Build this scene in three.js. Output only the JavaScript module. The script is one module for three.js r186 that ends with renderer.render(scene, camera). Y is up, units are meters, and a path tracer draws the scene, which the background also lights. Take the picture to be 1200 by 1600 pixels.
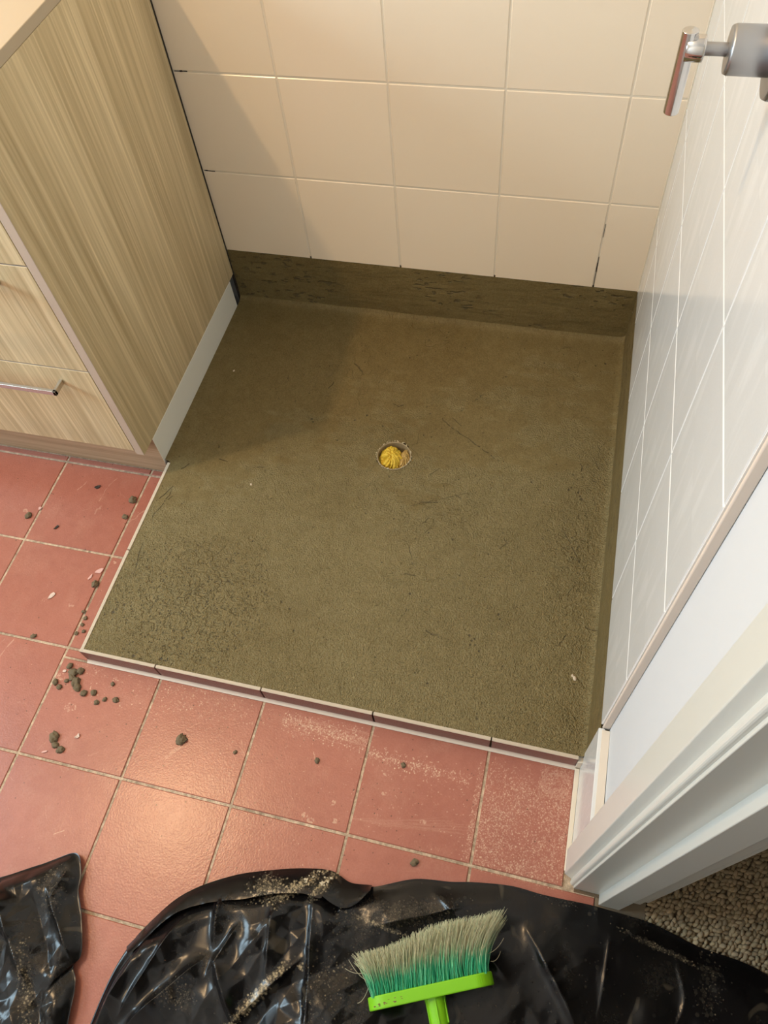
import * as THREE from 'three';
import { mergeGeometries, mergeVertices, toCreasedNormals } from 'three/addons/utils/BufferGeometryUtils.js';
import { RoundedBoxGeometry } from 'three/addons/geometries/RoundedBoxGeometry.js';
import { RectAreaLightUniformsLib } from 'three/addons/lights/RectAreaLightUniformsLib.js';

// ------------------------------------------------------------------ camera, light, exposure
const scene = new THREE.Scene();
const renderer = new THREE.WebGLRenderer({ antialias: true });
renderer.toneMapping = THREE.LinearToneMapping;
renderer.toneMappingExposure = 0.69;
renderer.shadowMap.enabled = true;
RectAreaLightUniformsLib.init();

const camera = new THREE.PerspectiveCamera(67.47, 1200 / 1600, 0.02, 30);
camera.setViewOffset(1200, 1600, 4.33, 4.04, 1200, 1600);
camera.position.set(-0.1437, 1.3259, 1.2983);
camera.up.set(-0.15905, 0.53134, -0.83209);
camera.lookAt(-0.1437 - 0.188827, 1.3259 - 0.843634, 1.2983 - 0.50262);
camera.updateMatrixWorld();

// daylight sky outside the frosted window
scene.background = new THREE.Color().setRGB(0.75, 0.87, 1.0);

const DAY = { color: new THREE.Color().setRGB(0.60, 0.84, 1.0), intensity: 30 };
const LAMP = { color: new THREE.Color().setRGB(1.0, 0.66, 0.34), intensity: 6.6 };
const WIN = { x: -2.5, z0: 0.8, z1: 1.75, y0: 1.05, y1: 1.85 };
const dayLight = new THREE.RectAreaLight(DAY.color, DAY.intensity, WIN.z1 - WIN.z0 - 0.1, WIN.y1 - WIN.y0 - 0.1);
dayLight.name = 'window_daylight';
dayLight.position.set(WIN.x + 0.012, (WIN.y0 + WIN.y1) / 2, (WIN.z0 + WIN.z1) / 2);
dayLight.lookAt(0, (WIN.y0 + WIN.y1) / 2, (WIN.z0 + WIN.z1) / 2);
scene.add(dayLight);

// ------------------------------------------------------------------ helpers
function rng(seed) { let a = seed >>> 0; return () => { a |= 0; a = a + 0x6D2B79F5 | 0; let t = Math.imul(a ^ a >>> 15, 1 | a); t = t + Math.imul(t ^ t >>> 7, 61 | t) ^ t; return ((t ^ t >>> 14) >>> 0) / 4294967296; }; }
function hash2(x, y, s) { let h = Math.imul(x, 374761393) + Math.imul(y, 668265263) + Math.imul(s, 1442695041) | 0; h = Math.imul(h ^ h >>> 13, 1274126177); return ((h ^ h >>> 16) >>> 0) / 4294967296; }
function vnoise(x, y, s = 0) {
  const xi = Math.floor(x), yi = Math.floor(y); let fx = x - xi, fy = y - yi;
  fx = fx * fx * (3 - 2 * fx); fy = fy * fy * (3 - 2 * fy);
  const a = hash2(xi, yi, s), b = hash2(xi + 1, yi, s), c = hash2(xi, yi + 1, s), d = hash2(xi + 1, yi + 1, s);
  return a + (b - a) * fx + (c - a) * fy + (a - b - c + d) * fx * fy;
}
function fbm(x, y, o, s = 0) { let v = 0, a = 0.5, t = 0; for (let i = 0; i < o; i++) { v += a * vnoise(x, y, s + i * 17); t += a; a *= 0.5; x = x * 2.03 + 11.3; y = y * 2.03 + 5.7; } return v / t; }
const clamp = (v, a = 0, b = 1) => v < a ? a : v > b ? b : v;
const smooth = (a, b, v) => { const t = clamp((v - a) / (b - a)); return t * t * (3 - 2 * t); };
const mix = (a, b, t) => a + (b - a) * t;

const used = new Map();
function numbered(name) { const n = used.get(name) || 0; used.set(name, n + 1); return n ? name + '_' + String(n).padStart(3, '0') : name; }
function mesh(name, geo, mat, parent = scene) {
  const m = new THREE.Mesh(geo, mat);
  m.name = parent === scene ? numbered(name) : name;
  m.castShadow = m.receiveShadow = true; parent.add(m); return m;
}
function group(name, pos = [0, 0, 0]) { const g = new THREE.Group(); g.name = numbered(name); g.position.set(...pos); scene.add(g); return g; }
function tag(o, label, category, grp) { o.userData.label = label; o.userData.category = category; if (grp) o.userData.group = grp; return o; }
function struct(o, label, category = 'wall') { o.userData.kind = 'structure'; o.userData.label = label; o.userData.category = category; return o; }
function box(x0, x1, y0, y1, z0, z1) { const g = new THREE.BoxGeometry(x1 - x0, y1 - y0, z1 - z0); g.translate((x0 + x1) / 2, (y0 + y1) / 2, (z0 + z1) / 2); return g; }
function rbox(x0, x1, y0, y1, z0, z1, r = 0.002, s = 2) { const g = new RoundedBoxGeometry(x1 - x0, y1 - y0, z1 - z0, s, r); g.translate((x0 + x1) / 2, (y0 + y1) / 2, (z0 + z1) / 2); return g; }
// flat bevelled slab: w x h in XY, back at z=0, face at z=t, bevel c; uv given by fn(x,y)
function slab(w, h, t, c, uvf) {
  const X = w / 2, Y = h / 2, P = [], U = [];
  const q = (a, b, d, e) => { for (const p of [a, b, d, a, d, e]) { P.push(...p); U.push(...(uvf ? uvf(p[0], p[1]) : [p[0], p[1]])); } };
  const A = [[-X, -Y, 0], [X, -Y, 0], [X, Y, 0], [-X, Y, 0]], B = A.map(p => [p[0], p[1], t - c]), C = [[-X + c, -Y + c, t], [X - c, -Y + c, t], [X - c, Y - c, t], [-X + c, Y - c, t]];
  q(...C);
  for (let i = 0; i < 4; i++) { const j = (i + 1) % 4; q(B[i], B[j], C[j], C[i]); q(A[i], A[j], B[j], B[i]); }
  q(A[3], A[2], A[1], A[0]);
  const g = new THREE.BufferGeometry();
  g.setAttribute('position', new THREE.Float32BufferAttribute(P, 3)); g.setAttribute('uv', new THREE.Float32BufferAttribute(U, 2)); g.computeVertexNormals(); return g;
}
// texture from a function (u,v in 0..1, v up) => [r,g,b] in 0..1 (sRGB when srgb)
function tex(w, h, fn, srgb = true, repeat = true) {
  const d = new Uint8Array(w * h * 4);
  for (let j = 0; j < h; j++) for (let i = 0; i < w; i++) { const c = fn(i, j), k = (j * w + i) * 4; d[k] = clamp(c[0]) * 255; d[k + 1] = clamp(c[1]) * 255; d[k + 2] = clamp(c[2]) * 255; d[k + 3] = 255; }
  const t = new THREE.DataTexture(d, w, h); t.magFilter = THREE.LinearFilter; t.minFilter = THREE.LinearFilter;
  t.wrapS = t.wrapT = repeat ? THREE.RepeatWrapping : THREE.ClampToEdgeWrapping; if (srgb) t.colorSpace = THREE.SRGBColorSpace; t.needsUpdate = true; return t;
}
const std = (o) => new THREE.MeshStandardMaterial(o);
const phys = (o) => new THREE.MeshPhysicalMaterial(o);
const lin = (r, g, b) => new THREE.Color().setRGB(r, g, b);

// ------------------------------------------------------------------ materials
const PLASTER = std({ color: lin(0.66, 0.69, 0.715), roughness: 0.75 });
const GROUTW = std({ color: lin(0.76, 0.68, 0.55), roughness: 0.85 });
const tileBump = tex(256, 256, (i, j) => { const v = 0.5 + 0.5 * (fbm(i / 40, j / 40, 3, 3) - 0.5); return [v, v, v]; }, false);
tileBump.repeat.set(3, 3);
const tileMats = [0, 1, 2].map(k => phys({ color: lin(0.88 - k * 0.01, 0.76 - k * 0.01, 0.60 - k * 0.01), roughness: 0.2, bumpMap: tileBump, bumpScale: 0.0003 }));
const smear = tex(512, 512, (i, j) => { const u = i / 512, v = j / 512, a = smooth(0.55, 0.8, fbm(u * 26 + v * 3, v * 3.2, 4, 501)), b = fbm(u * 5, v * 4, 2, 502), c = 0.965 + 0.03 * a - 0.03 * b + 0.015 * vnoise(i, j, 503); return [c, c, c]; });
smear.repeat.set(2.4, 2.4);
const RIGHTT = [0, 1].map(k => phys({ map: smear, color: lin(0.81 - k * 0.012, 0.83 - k * 0.012, 0.835 - k * 0.012), roughness: 0.16, bumpMap: tileBump, bumpScale: 0.0002 }));

// oak laminate: grain runs along v (metres in uv, texture covers 0.6 m x 1.2 m)
function woodTex(seed) {
  return tex(768, 1024, (i, j) => {
    const u = i / 768, v = j / 1024, wx = u + 0.012 * (fbm(u * 5, v * 3, 3, seed) - 0.5) + 0.05 * (fbm(u * 2.2, v * 1.1, 2, seed + 9) - 0.5);
    let a = fbm(wx * 46, v * 2.2, 3, seed + 1), b = fbm(wx * 190, v * 5, 3, seed + 2), c = fbm(wx * 14, v * 1.2, 2, seed + 3), e = vnoise(wx * 420, v * 26, seed + 4);
    let k = 0.45 * a + 0.35 * b + 0.2 * c; k = clamp((k - 0.5) * 2.1 + 0.5);
    const s = smooth(0.62, 0.8, b) * 0.35;
    const dark = [0.70, 0.62, 0.465], light = [0.90, 0.825, 0.665];
    return [0, 1, 2].map(n => mix(dark[n], light[n], k) + s * [0.06, 0.065, 0.07][n] + (e - 0.5) * 0.035);
  });
}
const woodA = woodTex(5);
const WOOD = std({ map: woodA, roughness: 0.48 });
const KICK = std({ map: woodA, color: lin(0.72, 0.66, 0.70), roughness: 0.5 });
const WHITEBOARD = std({ color: lin(0.86, 0.86, 0.78), roughness: 0.45 });
const EDGE = std({ color: lin(0.56, 0.455, 0.36), roughness: 0.5 });
const DARK = std({ color: lin(0.03, 0.022, 0.016), roughness: 0.9 });
const PAINT = phys({ color: lin(0.70, 0.705, 0.655), roughness: 0.28 });
const CHROME = std({ color: lin(0.62, 0.61, 0.60), roughness: 0.12, metalness: 1 });
const SATIN = std({ color: lin(0.42, 0.42, 0.43), roughness: 0.38, metalness: 1 });
const HANDLE = std({ color: lin(0.6, 0.58, 0.55), roughness: 0.25, metalness: 1 });

// ------------------------------------------------------------------ room shell
const RX = -2.5, RZ = 2.25, RH = 2.4;
const sub = new THREE.Group();
// back wall: plaster slab, grout bed and one mesh for each tile
{
  const w = group('wall_back'); struct(w, 'cream square tiled wall behind the shower base', 'wall');
  mesh('plaster', box(RX - 0.15, 0.15, -0.1, RH, -0.15, -0.008), PLASTER, w);
  mesh('grout', box(RX, 0.0, 0.19, RH, -0.008, -0.0012), GROUTW, w);
  const V0 = -0.7121, P = 0.207, H2 = 0.3854, PH = 0.2041, r = rng(4), g = 0.0032;
  const cache = new Map();
  const xs = []; for (let i = -8; i <= 3; i++) xs.push(V0 + i * P); xs.unshift(RX); xs.push(-0.001);
  const ys = [0.184]; for (let k = 0; k < 11; k++) { const y = H2 + k * PH; if (y < RH - 0.02) ys.push(y); } ys.push(RH);
  for (let j = 0; j < ys.length - 1; j++) for (let i = 0; i < xs.length - 1; i++) {
    const x0 = xs[i] + g / 2, x1 = xs[i + 1] - (i === xs.length - 2 ? 0 : g / 2), y0 = ys[j] + (j ? g / 2 : 0), y1 = ys[j + 1] - g / 2;
    if (x1 - x0 < 0.01 || y1 - y0 < 0.01) continue;
    const key = (x1 - x0).toFixed(4) + '_' + (y1 - y0).toFixed(4);
    if (!cache.has(key)) cache.set(key, slab(x1 - x0, y1 - y0, 0.007, 0.0012));
    const m = mesh('tile', cache.get(key), tileMats[Math.floor(r() * 3)], w);
    m.position.set((x0 + x1) / 2, (y0 + y1) / 2, -0.007 + (r() - 0.5) * 0.0005); m.rotation.set((r() - 0.5) * 0.003, (r() - 0.5) * 0.003, 0);
  }
  mesh('corner_grout', rbox(-0.0022, 0.006, 0.184, RH, -0.005, 0.0016, 0.001, 1), GROUTW, w);
  // opened cracks in the joints
  const ck = (x0, y0, x1, y1, t) => { const L = Math.hypot(x1 - x0, y1 - y0), q = new THREE.BoxGeometry(L, t, 0.0012); q.rotateZ(Math.atan2(y1 - y0, x1 - x0)); q.translate((x0 + x1) / 2, (y0 + y1) / 2, -0.0009); return q; };
  mesh('joint_crack', mergeGeometries([ck(-0.912, 0.5893, -0.886, 0.5900, 0.0012), ck(-0.901, 0.5895, -0.896, 0.5900, 0.0026), ck(-0.912, 0.3858, -0.888, 0.3855, 0.0012), ck(-0.909, 0.386, -0.904, 0.386, 0.0024),
    ck(-0.0908, 0.19, -0.0912, 0.262, 0.0011), ck(-0.0911, 0.225, -0.0913, 0.247, 0.002), ck(-0.0912, 0.31, -0.091, 0.34, 0.0007)]), DARK, w);
}
// right wall, turned a little out of square as in the photo
const SL = Math.atan(0.0078);
{
  const w = group('wall_right'); w.rotation.y = SL; struct(w, 'white glossy square tiled wall with plain plaster end beside the doorway', 'wall');
  mesh('plaster', mergeGeometries([box(0.0125, 0.11, -0.1, RH, -0.01, 1.103), box(0.0125, 0.11, 2.06, RH, 1.1, 1.92), box(0.0125, 0.11, -0.1, RH, 1.92, RZ + 0.1)]), PLASTER, w);
  mesh('grout', box(0.0012, 0.0124, 0.186, RH, 0, 0.9198), std({ color: lin(0.9, 0.89, 0.86), roughness: 0.8 }), w);
  const R0 = 0.7134, P = 0.2069, HR = 0.3736, PH = 0.2041, r = rng(8), g = 0.003, cache = new Map();
  const zs = [0.001]; for (let i = -3; i <= 1; i++) zs.push(R0 + i * P);
  const ys = [0.182]; for (let k = 0; k < 11; k++) { const y = HR + k * PH; if (y < RH - 0.02) ys.push(y); } ys.push(RH);
  for (let j = 0; j < ys.length - 1; j++) for (let i = 0; i < zs.length - 1; i++) {
    const z0 = zs[i] + g / 2, z1 = zs[i + 1] - g / 2, y0 = ys[j] + (j ? g / 2 : 0), y1 = ys[j + 1] - g / 2;
    const key = (z1 - z0).toFixed(4) + '_' + (y1 - y0).toFixed(4);
    if (!cache.has(key)) cache.set(key, slab(z1 - z0, y1 - y0, 0.007, 0.001));
    const m = mesh('tile', cache.get(key), RIGHTT[Math.floor(r() * 2)], w);
    m.position.set(0.007, (y0 + y1) / 2, (z0 + z1) / 2); m.rotation.set(0, -Math.PI / 2, 0);
  }
  // edge of the tiling: bare biscuit and a bead of grout
  mesh('tile_edge_bead', rbox(0.002, 0.0124, 0.181, RH, 0.9203, 0.9255, 0.0016, 1), std({ color: lin(0.72, 0.62, 0.53), roughness: 0.9 }), w);
}
{ // remaining walls, ceiling
  const wl = group('wall_left'); struct(wl, 'plain painted wall with a frosted window', 'wall');
  mesh('plaster', mergeGeometries([box(RX - 0.15, RX, -0.1, RH, 0, WIN.z0), box(RX - 0.15, RX, -0.1, RH, WIN.z1, RZ), box(RX - 0.15, RX, -0.1, WIN.y0, WIN.z0, WIN.z1), box(RX - 0.15, RX, WIN.y1, RH, WIN.z0, WIN.z1)]), PLASTER, wl);
  const wf = mesh('wall_front', box(RX - 0.15, 0.11, -0.1, RH, RZ, RZ + 0.12), PLASTER); struct(wf, 'plain painted wall opposite the shower', 'wall');
  const c = mesh('ceiling', box(RX - 0.15, 1.6, RH, RH + 0.1, -0.15, RZ + 0.12), std({ color: lin(0.8, 0.79, 0.77), roughness: 0.9 })); struct(c, 'plain white ceiling', 'ceiling');
  const n = group('window_1'); struct(n, 'frosted bathroom window', 'window');
  const f = 0.05, X = RX - 0.03;
  mesh('window_frame', mergeGeometries([box(X - 0.04, X + 0.03, WIN.y0, WIN.y0 + f, WIN.z0, WIN.z1), box(X - 0.04, X + 0.03, WIN.y1 - f, WIN.y1, WIN.z0, WIN.z1), box(X - 0.04, X + 0.03, WIN.y0 + f, WIN.y1 - f, WIN.z0, WIN.z0 + f), box(X - 0.04, X + 0.03, WIN.y0 + f, WIN.y1 - f, WIN.z1 - f, WIN.z1)]), PAINT, n);
  mesh('pane', box(X - 0.01, X - 0.004, WIN.y0 + f, WIN.y1 - f, WIN.z0 + f, WIN.z1 - f), std({ color: lin(0.7, 0.7, 0.7), roughness: 0.8, emissive: DAY.color, emissiveIntensity: 1.5 }), n);
  // hallway beyond the doorway
  const h = group('wall_hall'); struct(h, 'plain hallway walls beyond the doorway', 'wall');
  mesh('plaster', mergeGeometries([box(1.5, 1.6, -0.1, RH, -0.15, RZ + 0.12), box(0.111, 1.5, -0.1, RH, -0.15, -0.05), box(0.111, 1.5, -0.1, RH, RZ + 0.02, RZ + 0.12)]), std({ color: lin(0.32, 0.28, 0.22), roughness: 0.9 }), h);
}

// ------------------------------------------------------------------ floor of red tiles
const FX0 = -1.45, FX1 = 0.12, FZ0 = 0.45, FZ1 = 1.5, TW = 2048, TH = 1370;
const floorMap = (() => {
  const D = new Float32Array(TW * TH), K = new Float32Array(TW * TH), px = x => (x - FX0) / (FX1 - FX0) * TW, pz = z => (FZ1 - z) / (FZ1 - FZ0) * TH, mpp = (FX1 - FX0) / TW, r = rng(77);
  const dot = (x, z, rad, a, A = D) => { const cx = px(x), cy = pz(z), R = rad / mpp, n = Math.ceil(R + 1); for (let j = -n; j <= n; j++) for (let i = -n; i <= n; i++) { const X = Math.round(cx) + i, Y = Math.round(cy) + j; if (X < 0 || Y < 0 || X >= TW || Y >= TH) continue; const d = Math.hypot(X - cx, Y - cy); const v = a * clamp(R + 0.5 - d); if (v > 0) A[Y * TW + X] = Math.max(A[Y * TW + X], v); } };
  const stroke = (x0, z0, x1, z1, rad, a, jit = 0.002, A = D) => { const L = Math.hypot(x1 - x0, z1 - z0), n = Math.ceil(L / 0.0006), s = r() * 99; for (let k = 0; k <= n; k++) { const t = k / n, w = vnoise(t * 12, s, 5), q = vnoise(t * 60, s, 6); if (q < 0.25) continue; dot(mix(x0, x1, t) + (vnoise(t * 5, s, 1) - 0.5) * jit, mix(z0, z1, t) + (vnoise(t * 5, s, 2) - 0.5) * jit, rad * (0.4 + w), a * (0.5 + 0.5 * q), A); } };
  const specks = (n, x0, x1, z0, z1, a, lo, hi, dens) => { for (let k = 0; k < n; k++) { const x = mix(x0, x1, r()), z = mix(z0, z1, r()); if (dens && r() > dens(x, z)) continue; const rad = mix(lo, hi, Math.pow(r(), 3)); if (r() < 0.3) { const t = r() * 6.28, L = rad * (2 + 3 * r()); stroke(x, z, x + Math.cos(t) * L, z + Math.sin(t) * L, rad * 0.6, a * (0.5 + 0.5 * r()), 0.001); } else dot(x, z, rad, a * (0.45 + 0.55 * r())); } };
  // plaster dust brushed over the tiles: dense by the door, lighter to the left
  specks(9000, -0.16, 0.0, 0.945, 1.13, 0.9, 0.0003, 0.0011, (x, z) => smooth(0.955, 1.03, z + (x + 0.14) * 0.12 + 0.05 * (fbm(x * 30, z * 30, 2) - 0.5)) * (0.4 + 0.9 * fbm(x * 25, z * 25, 2, 4)));
  specks(900, -0.36, -0.15, 0.98, 1.13, 0.75, 0.0003, 0.0011, (x, z) => 0.25 + 0.75 * fbm(x * 20, z * 20, 2, 5));
  specks(500, -0.6, -0.34, 0.945, 1.2, 0.7, 0.0003, 0.001);
  specks(700, -1.35, -0.5, 0.5, 1.32, 0.6, 0.0003, 0.0009);
  specks(900, -0.93, -0.62, 0.945, 1.04, 0.8, 0.0003, 0.0013, (x, z) => smooth(1.05, 0.95, z));
  for (let k = 0; k < 60; k++) { const t = k / 60 * 6.0, q = 0.012 + 0.014 * r(); stroke(-0.035 + q * Math.cos(t), 0.972 + q * Math.sin(t), -0.035 + (q + 0.003) * Math.cos(t + 0.5), 0.972 + (q + 0.003) * Math.sin(t + 0.5), 0.0006, 0.55, 0.003); }
  specks(900, -0.06, -0.002, 0.945, 1.0, 0.7, 0.0003, 0.0012, (x, z) => fbm(x * 60, z * 60, 2, 9));
  // trowelled scum in front of the kerb
  specks(3200, -0.51, -0.35, 0.95, 0.995, 0.95, 0.0003, 0.0013, (x, z) => Math.exp(-Math.abs(z - (0.968 + (x + 0.5) * 0.03)) / 0.008));
  specks(3000, -0.345, -0.17, 0.975, 1.02, 1.0, 0.0003, 0.0014, (x, z) => Math.exp(-Math.abs(z - (0.992 + (x + 0.34) * 0.04)) / 0.006) * (x < -0.22 ? 1 : 0.5));
  specks(800, -0.72, -0.52, 0.945, 0.99, 0.6, 0.0003, 0.0012, (x, z) => fbm(x * 30, z * 60, 2, 8));
  for (let k = 0; k < 26; k++) { const x = mix(-0.5, -0.36, r()), z = mix(0.955, 0.985, r()); stroke(x, z, x + 0.02 + 0.03 * r(), z + 0.003, 0.0005, 0.45); }
  for (let k = 0; k < 22; k++) { const x = mix(-0.12, -0.01, r()), z = mix(0.95, 1.0, r()); stroke(x, z, x + 0.03 * (r() - 0.3), z + 0.02 * (r() - 0.5), 0.0006, 0.5, 0.008); }
  for (let k = 0; k < 20; k++) stroke(mix(-0.36, -0.3, r()), 1.1, mix(-0.2, -0.15, r()), mix(1.06, 1.085, r()), 0.0004, 0.3);
  for (let k = 0; k < 60; k++) { const x = mix(-1.3, -0.6, r()), z = mix(0.55, 1.2, r()), t = r() * 6.28, L = 0.004 + 0.02 * r(); stroke(x, z, x + Math.cos(t) * L, z + Math.sin(t) * L, 0.0004, 0.45, 0.004); }
  stroke(-1.03, 0.54, -1.04, 0.6, 0.0007, 0.5, 0.01); stroke(-1.09, 0.56, -1.1, 0.585, 0.0008, 0.6); stroke(-1.07, 0.93, -1.1, 1.02, 0.0012, 0.45, 0.004); stroke(-1.03, 0.61, -1.035, 0.63, 0.0016, 0.35, 0.01);
  stroke(-0.93, 0.6, -0.955, 0.64, 0.0012, 0.4, 0.006); stroke(-0.672, 1.05, -0.69, 1.075, 0.003, 0.28, 0.004); stroke(-0.44, 1.01, -0.432, 1.024, 0.001, 0.5); stroke(-0.57, 1.02, -0.55, 1.05, 0.001, 0.3); stroke(-0.83, 1.235, -0.815, 1.225, 0.0008, 0.7);
  // flat splashes
  for (const [x, z, R] of [[-0.233, 1.08, 0.006], [-0.413, 1.118, 0.006], [-0.425, 1.112, 0.005], [-0.385, 1.083, 0.005], [-0.375, 1.11, 0.005], [-1.19, 0.655, 0.006], [-0.9, 1.03, 0.012], [-0.945, 0.735, 0.005], [-0.99, 0.84, 0.006], [-0.31, 1.02, 0.004], [-0.305, 1.05, 0.004], [-0.945, 0.98, 0.01]]) for (let k = 0; k < 110; k++) { const t = r() * 6.28, q = R * Math.sqrt(r()); if (fbm((x + q * Math.cos(t)) * 260, (z + q * Math.sin(t)) * 260, 2, 65) < 0.46) continue; dot(x + q * Math.cos(t), z + q * Math.sin(t) * 0.7, 0.0003 + 0.0009 * r(), 0.25 + 0.4 * r()); }
  // dirt crumbs ground into the tiles
  for (let k = 0; k < 420; k++) { const x = mix(-1.35, -0.6, r()), z = mix(0.5, 1.2, r()); dot(x, z, 0.0004 + 0.0008 * Math.pow(r(), 3), 0.8, K); }
  for (let k = 0; k < 150; k++) dot(mix(-0.6, 0, r()), mix(0.95, 1.3, r()), 0.0004 + 0.0006 * r(), 0.7, K);
  return tex(TW, TH, (i, j) => {
    const x = FX0 + i * mpp, z = FZ1 - j * mpp, n = fbm(x * 9, z * 9, 3, 21), f = vnoise(x * 900, z * 900, 22), m = fbm(x * 70, z * 70, 2, 23);
    const film = smooth(0.56, 0.8, fbm(x * 22, z * 22, 4, 31)) * 0.13 * vnoise(x * 500, z * 500, 32);
    let a = Math.max(D[j * TW + i], film), k = K[j * TW + i];
    const base = [0.645, 0.40, 0.335].map((c, q) => c + (n - 0.5) * [0.05, 0.04, 0.035][q] + (f - 0.5) * 0.035 + (m - 0.5) * 0.03);
    const du = [0.86, 0.77, 0.66], di = [0.25, 0.19, 0.13];
    return base.map((c, q) => mix(mix(c, du[q], a), di[q], k));
  }, true, true);
})();
const floorBump = tex(512, 512, (i, j) => { const v = 0.5 + (vnoise(i / 3, j / 3, 41) - 0.5) * 0.5 + (fbm(i / 60, j / 60, 2, 43) - 0.5) * 0.5; return [v, v, v]; }, false);
floorBump.repeat.set(5, 3.5);
const REDT = phys({ map: floorMap, roughness: 0.28, bumpMap: floorBump, bumpScale: 0.00022 });
const groutMap = tex(1024, 700, (i, j) => { const n = fbm(i / 7, j / 7, 3, 61), m = fbm(i / 90, j / 90, 2, 62), s = vnoise(i / 1.5, j / 1.5, 63); const k = 0.55 * n + 0.25 * m + 0.2 * s; return [mix(0.40, 1.0, k), mix(0.345, 0.90, k), mix(0.28, 0.78, k)]; });
const GROUTF = std({ map: groutMap, roughness: 0.95, bumpMap: groutMap, bumpScale: 0.0012 });
const GX = -0.9561, GZ = 0.5178, GP = 0.2025;
{
  const fl = group('floor'); struct(fl, 'dusty red quarry tile floor', 'floor');
  const uvw = (cx, cz) => (x, y) => [(cx + x - FX0) / (FX1 - FX0), (FZ1 - (cz - y)) / (FZ1 - FZ0)];
  const bed = new THREE.BoxGeometry(-RX + 0.045, 0.1, RZ); bed.translate((RX + 0.045) / 2, -0.0518, RZ / 2); // grout bed, top at -1.8 mm
  { const p = bed.attributes.position, u = bed.attributes.uv; for (let i = 0; i < p.count; i++) u.setXY(i, (p.getX(i)) / 0.7, p.getZ(i) / 0.5); }
  mesh('grout', bed, GROUTF, fl);
  mesh('slab', box(RX - 0.15, 1.6, -0.25, -0.102, -0.15, RZ + 0.12), PLASTER, fl);
  const r = rng(31), g = 0.0045;
  const tile = (x0, x1, z0, z1) => {
    if (x1 - x0 < 0.008 || z1 - z0 < 0.006) return;
    const cx = (x0 + x1) / 2, cz = (z0 + z1) / 2, m = mesh('tile', slab(x1 - x0, z1 - z0, 0.01, 0.0012, uvw(cx, cz)), REDT, fl);
    m.position.set(cx, -0.01 + (r() - 0.5) * 0.0006, cz); m.rotation.set(-Math.PI / 2 + (r() - 0.5) * 0.005, (r() - 0.5) * 0.005, 0);
  };
  const W = () => g * (0.85 + 0.3 * r());
  for (let i = -8; i <= 4; i++) for (let j = -1; j <= 8; j++) {
    let x0 = GX + i * GP + g / 2, x1 = GX + (i + 1) * GP - g / 2, z0 = GZ + j * GP + g / 2, z1 = Math.min(GZ + (j + 1) * GP - g / 2, RZ);
    if (i === -8) x0 = Math.max(x0, RX);
    if (i === 4) x1 = z0 > 1.1 ? 0.045 : -0.004;
    if (j < 0) { z0 = 0.5035; if (i > 0) continue; if (i === 0) x1 = -0.9075; }
    else if (j < 2 && i >= 0) { if (i > 0) continue; x1 = -0.9075; }
    else if (j === 2 && i >= 0) z0 = 0.9435;
    tile(x0, x1, z0, z1);
    if (j === 2 && i === 0) tile(x0, -0.9075, GZ + 2 * GP + g / 2, 0.9395);
  }
}
{ // carpet of the hallway
  const c = group('carpet'); tag(c, 'brown looped pile carpet beyond the doorway', 'carpet');
  mesh('backing', box(0.118, 1.498, -0.06, -0.004, -0.048, RZ + 0.018), std({ color: lin(0.12, 0.085, 0.05), roughness: 1 }), c);
  const loop = new THREE.SphereGeometry(0.5, 7, 5), im = new THREE.InstancedMesh(loop, std({ color: lin(0.40, 0.30, 0.185), roughness: 1 }), 54 * 92), r = rng(9), M = new THREE.Matrix4(), q = new THREE.Quaternion(), e = new THREE.Euler(), col = new THREE.Color();
  let k = 0;
  for (let i = 0; i < 54; i++) for (let j = 0; j < 92; j++) {
    const s = 0.0092 * (0.85 + 0.4 * r()); e.set((r() - 0.5) * 0.8, 0.8 + (r() - 0.5) * 1.4, (r() - 0.5) * 1.2); q.setFromEuler(e);
    M.compose(new THREE.Vector3(0.123 + i * 0.0072 + (j % 2) * 0.0036 + (r() - 0.5) * 0.003, -0.0035 + (r() - 0.5) * 0.004, 0.88 + j * 0.0061 + (r() - 0.5) * 0.002), q, new THREE.Vector3(s * 1.3, s * 0.9, s * 0.75));
    im.setMatrixAt(k, M); const v = 0.75 + 0.4 * r(); im.setColorAt(k, col.setRGB(v, v * (0.97 + 0.04 * r()), v * 0.95)); k++;
  }
  im.name = 'pile'; im.userData.kind = 'stuff'; im.castShadow = im.receiveShadow = true; c.add(im);
  const t = mesh('trim_1', rbox(0.046, 0.1205, -0.02, -0.0006, 1.09, 1.915, 0.001, 1), std({ color: lin(0.2, 0.15, 0.095), roughness: 0.9 })); struct(t, 'timber threshold strip under the plastic in the doorway', 'threshold');
}

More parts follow.
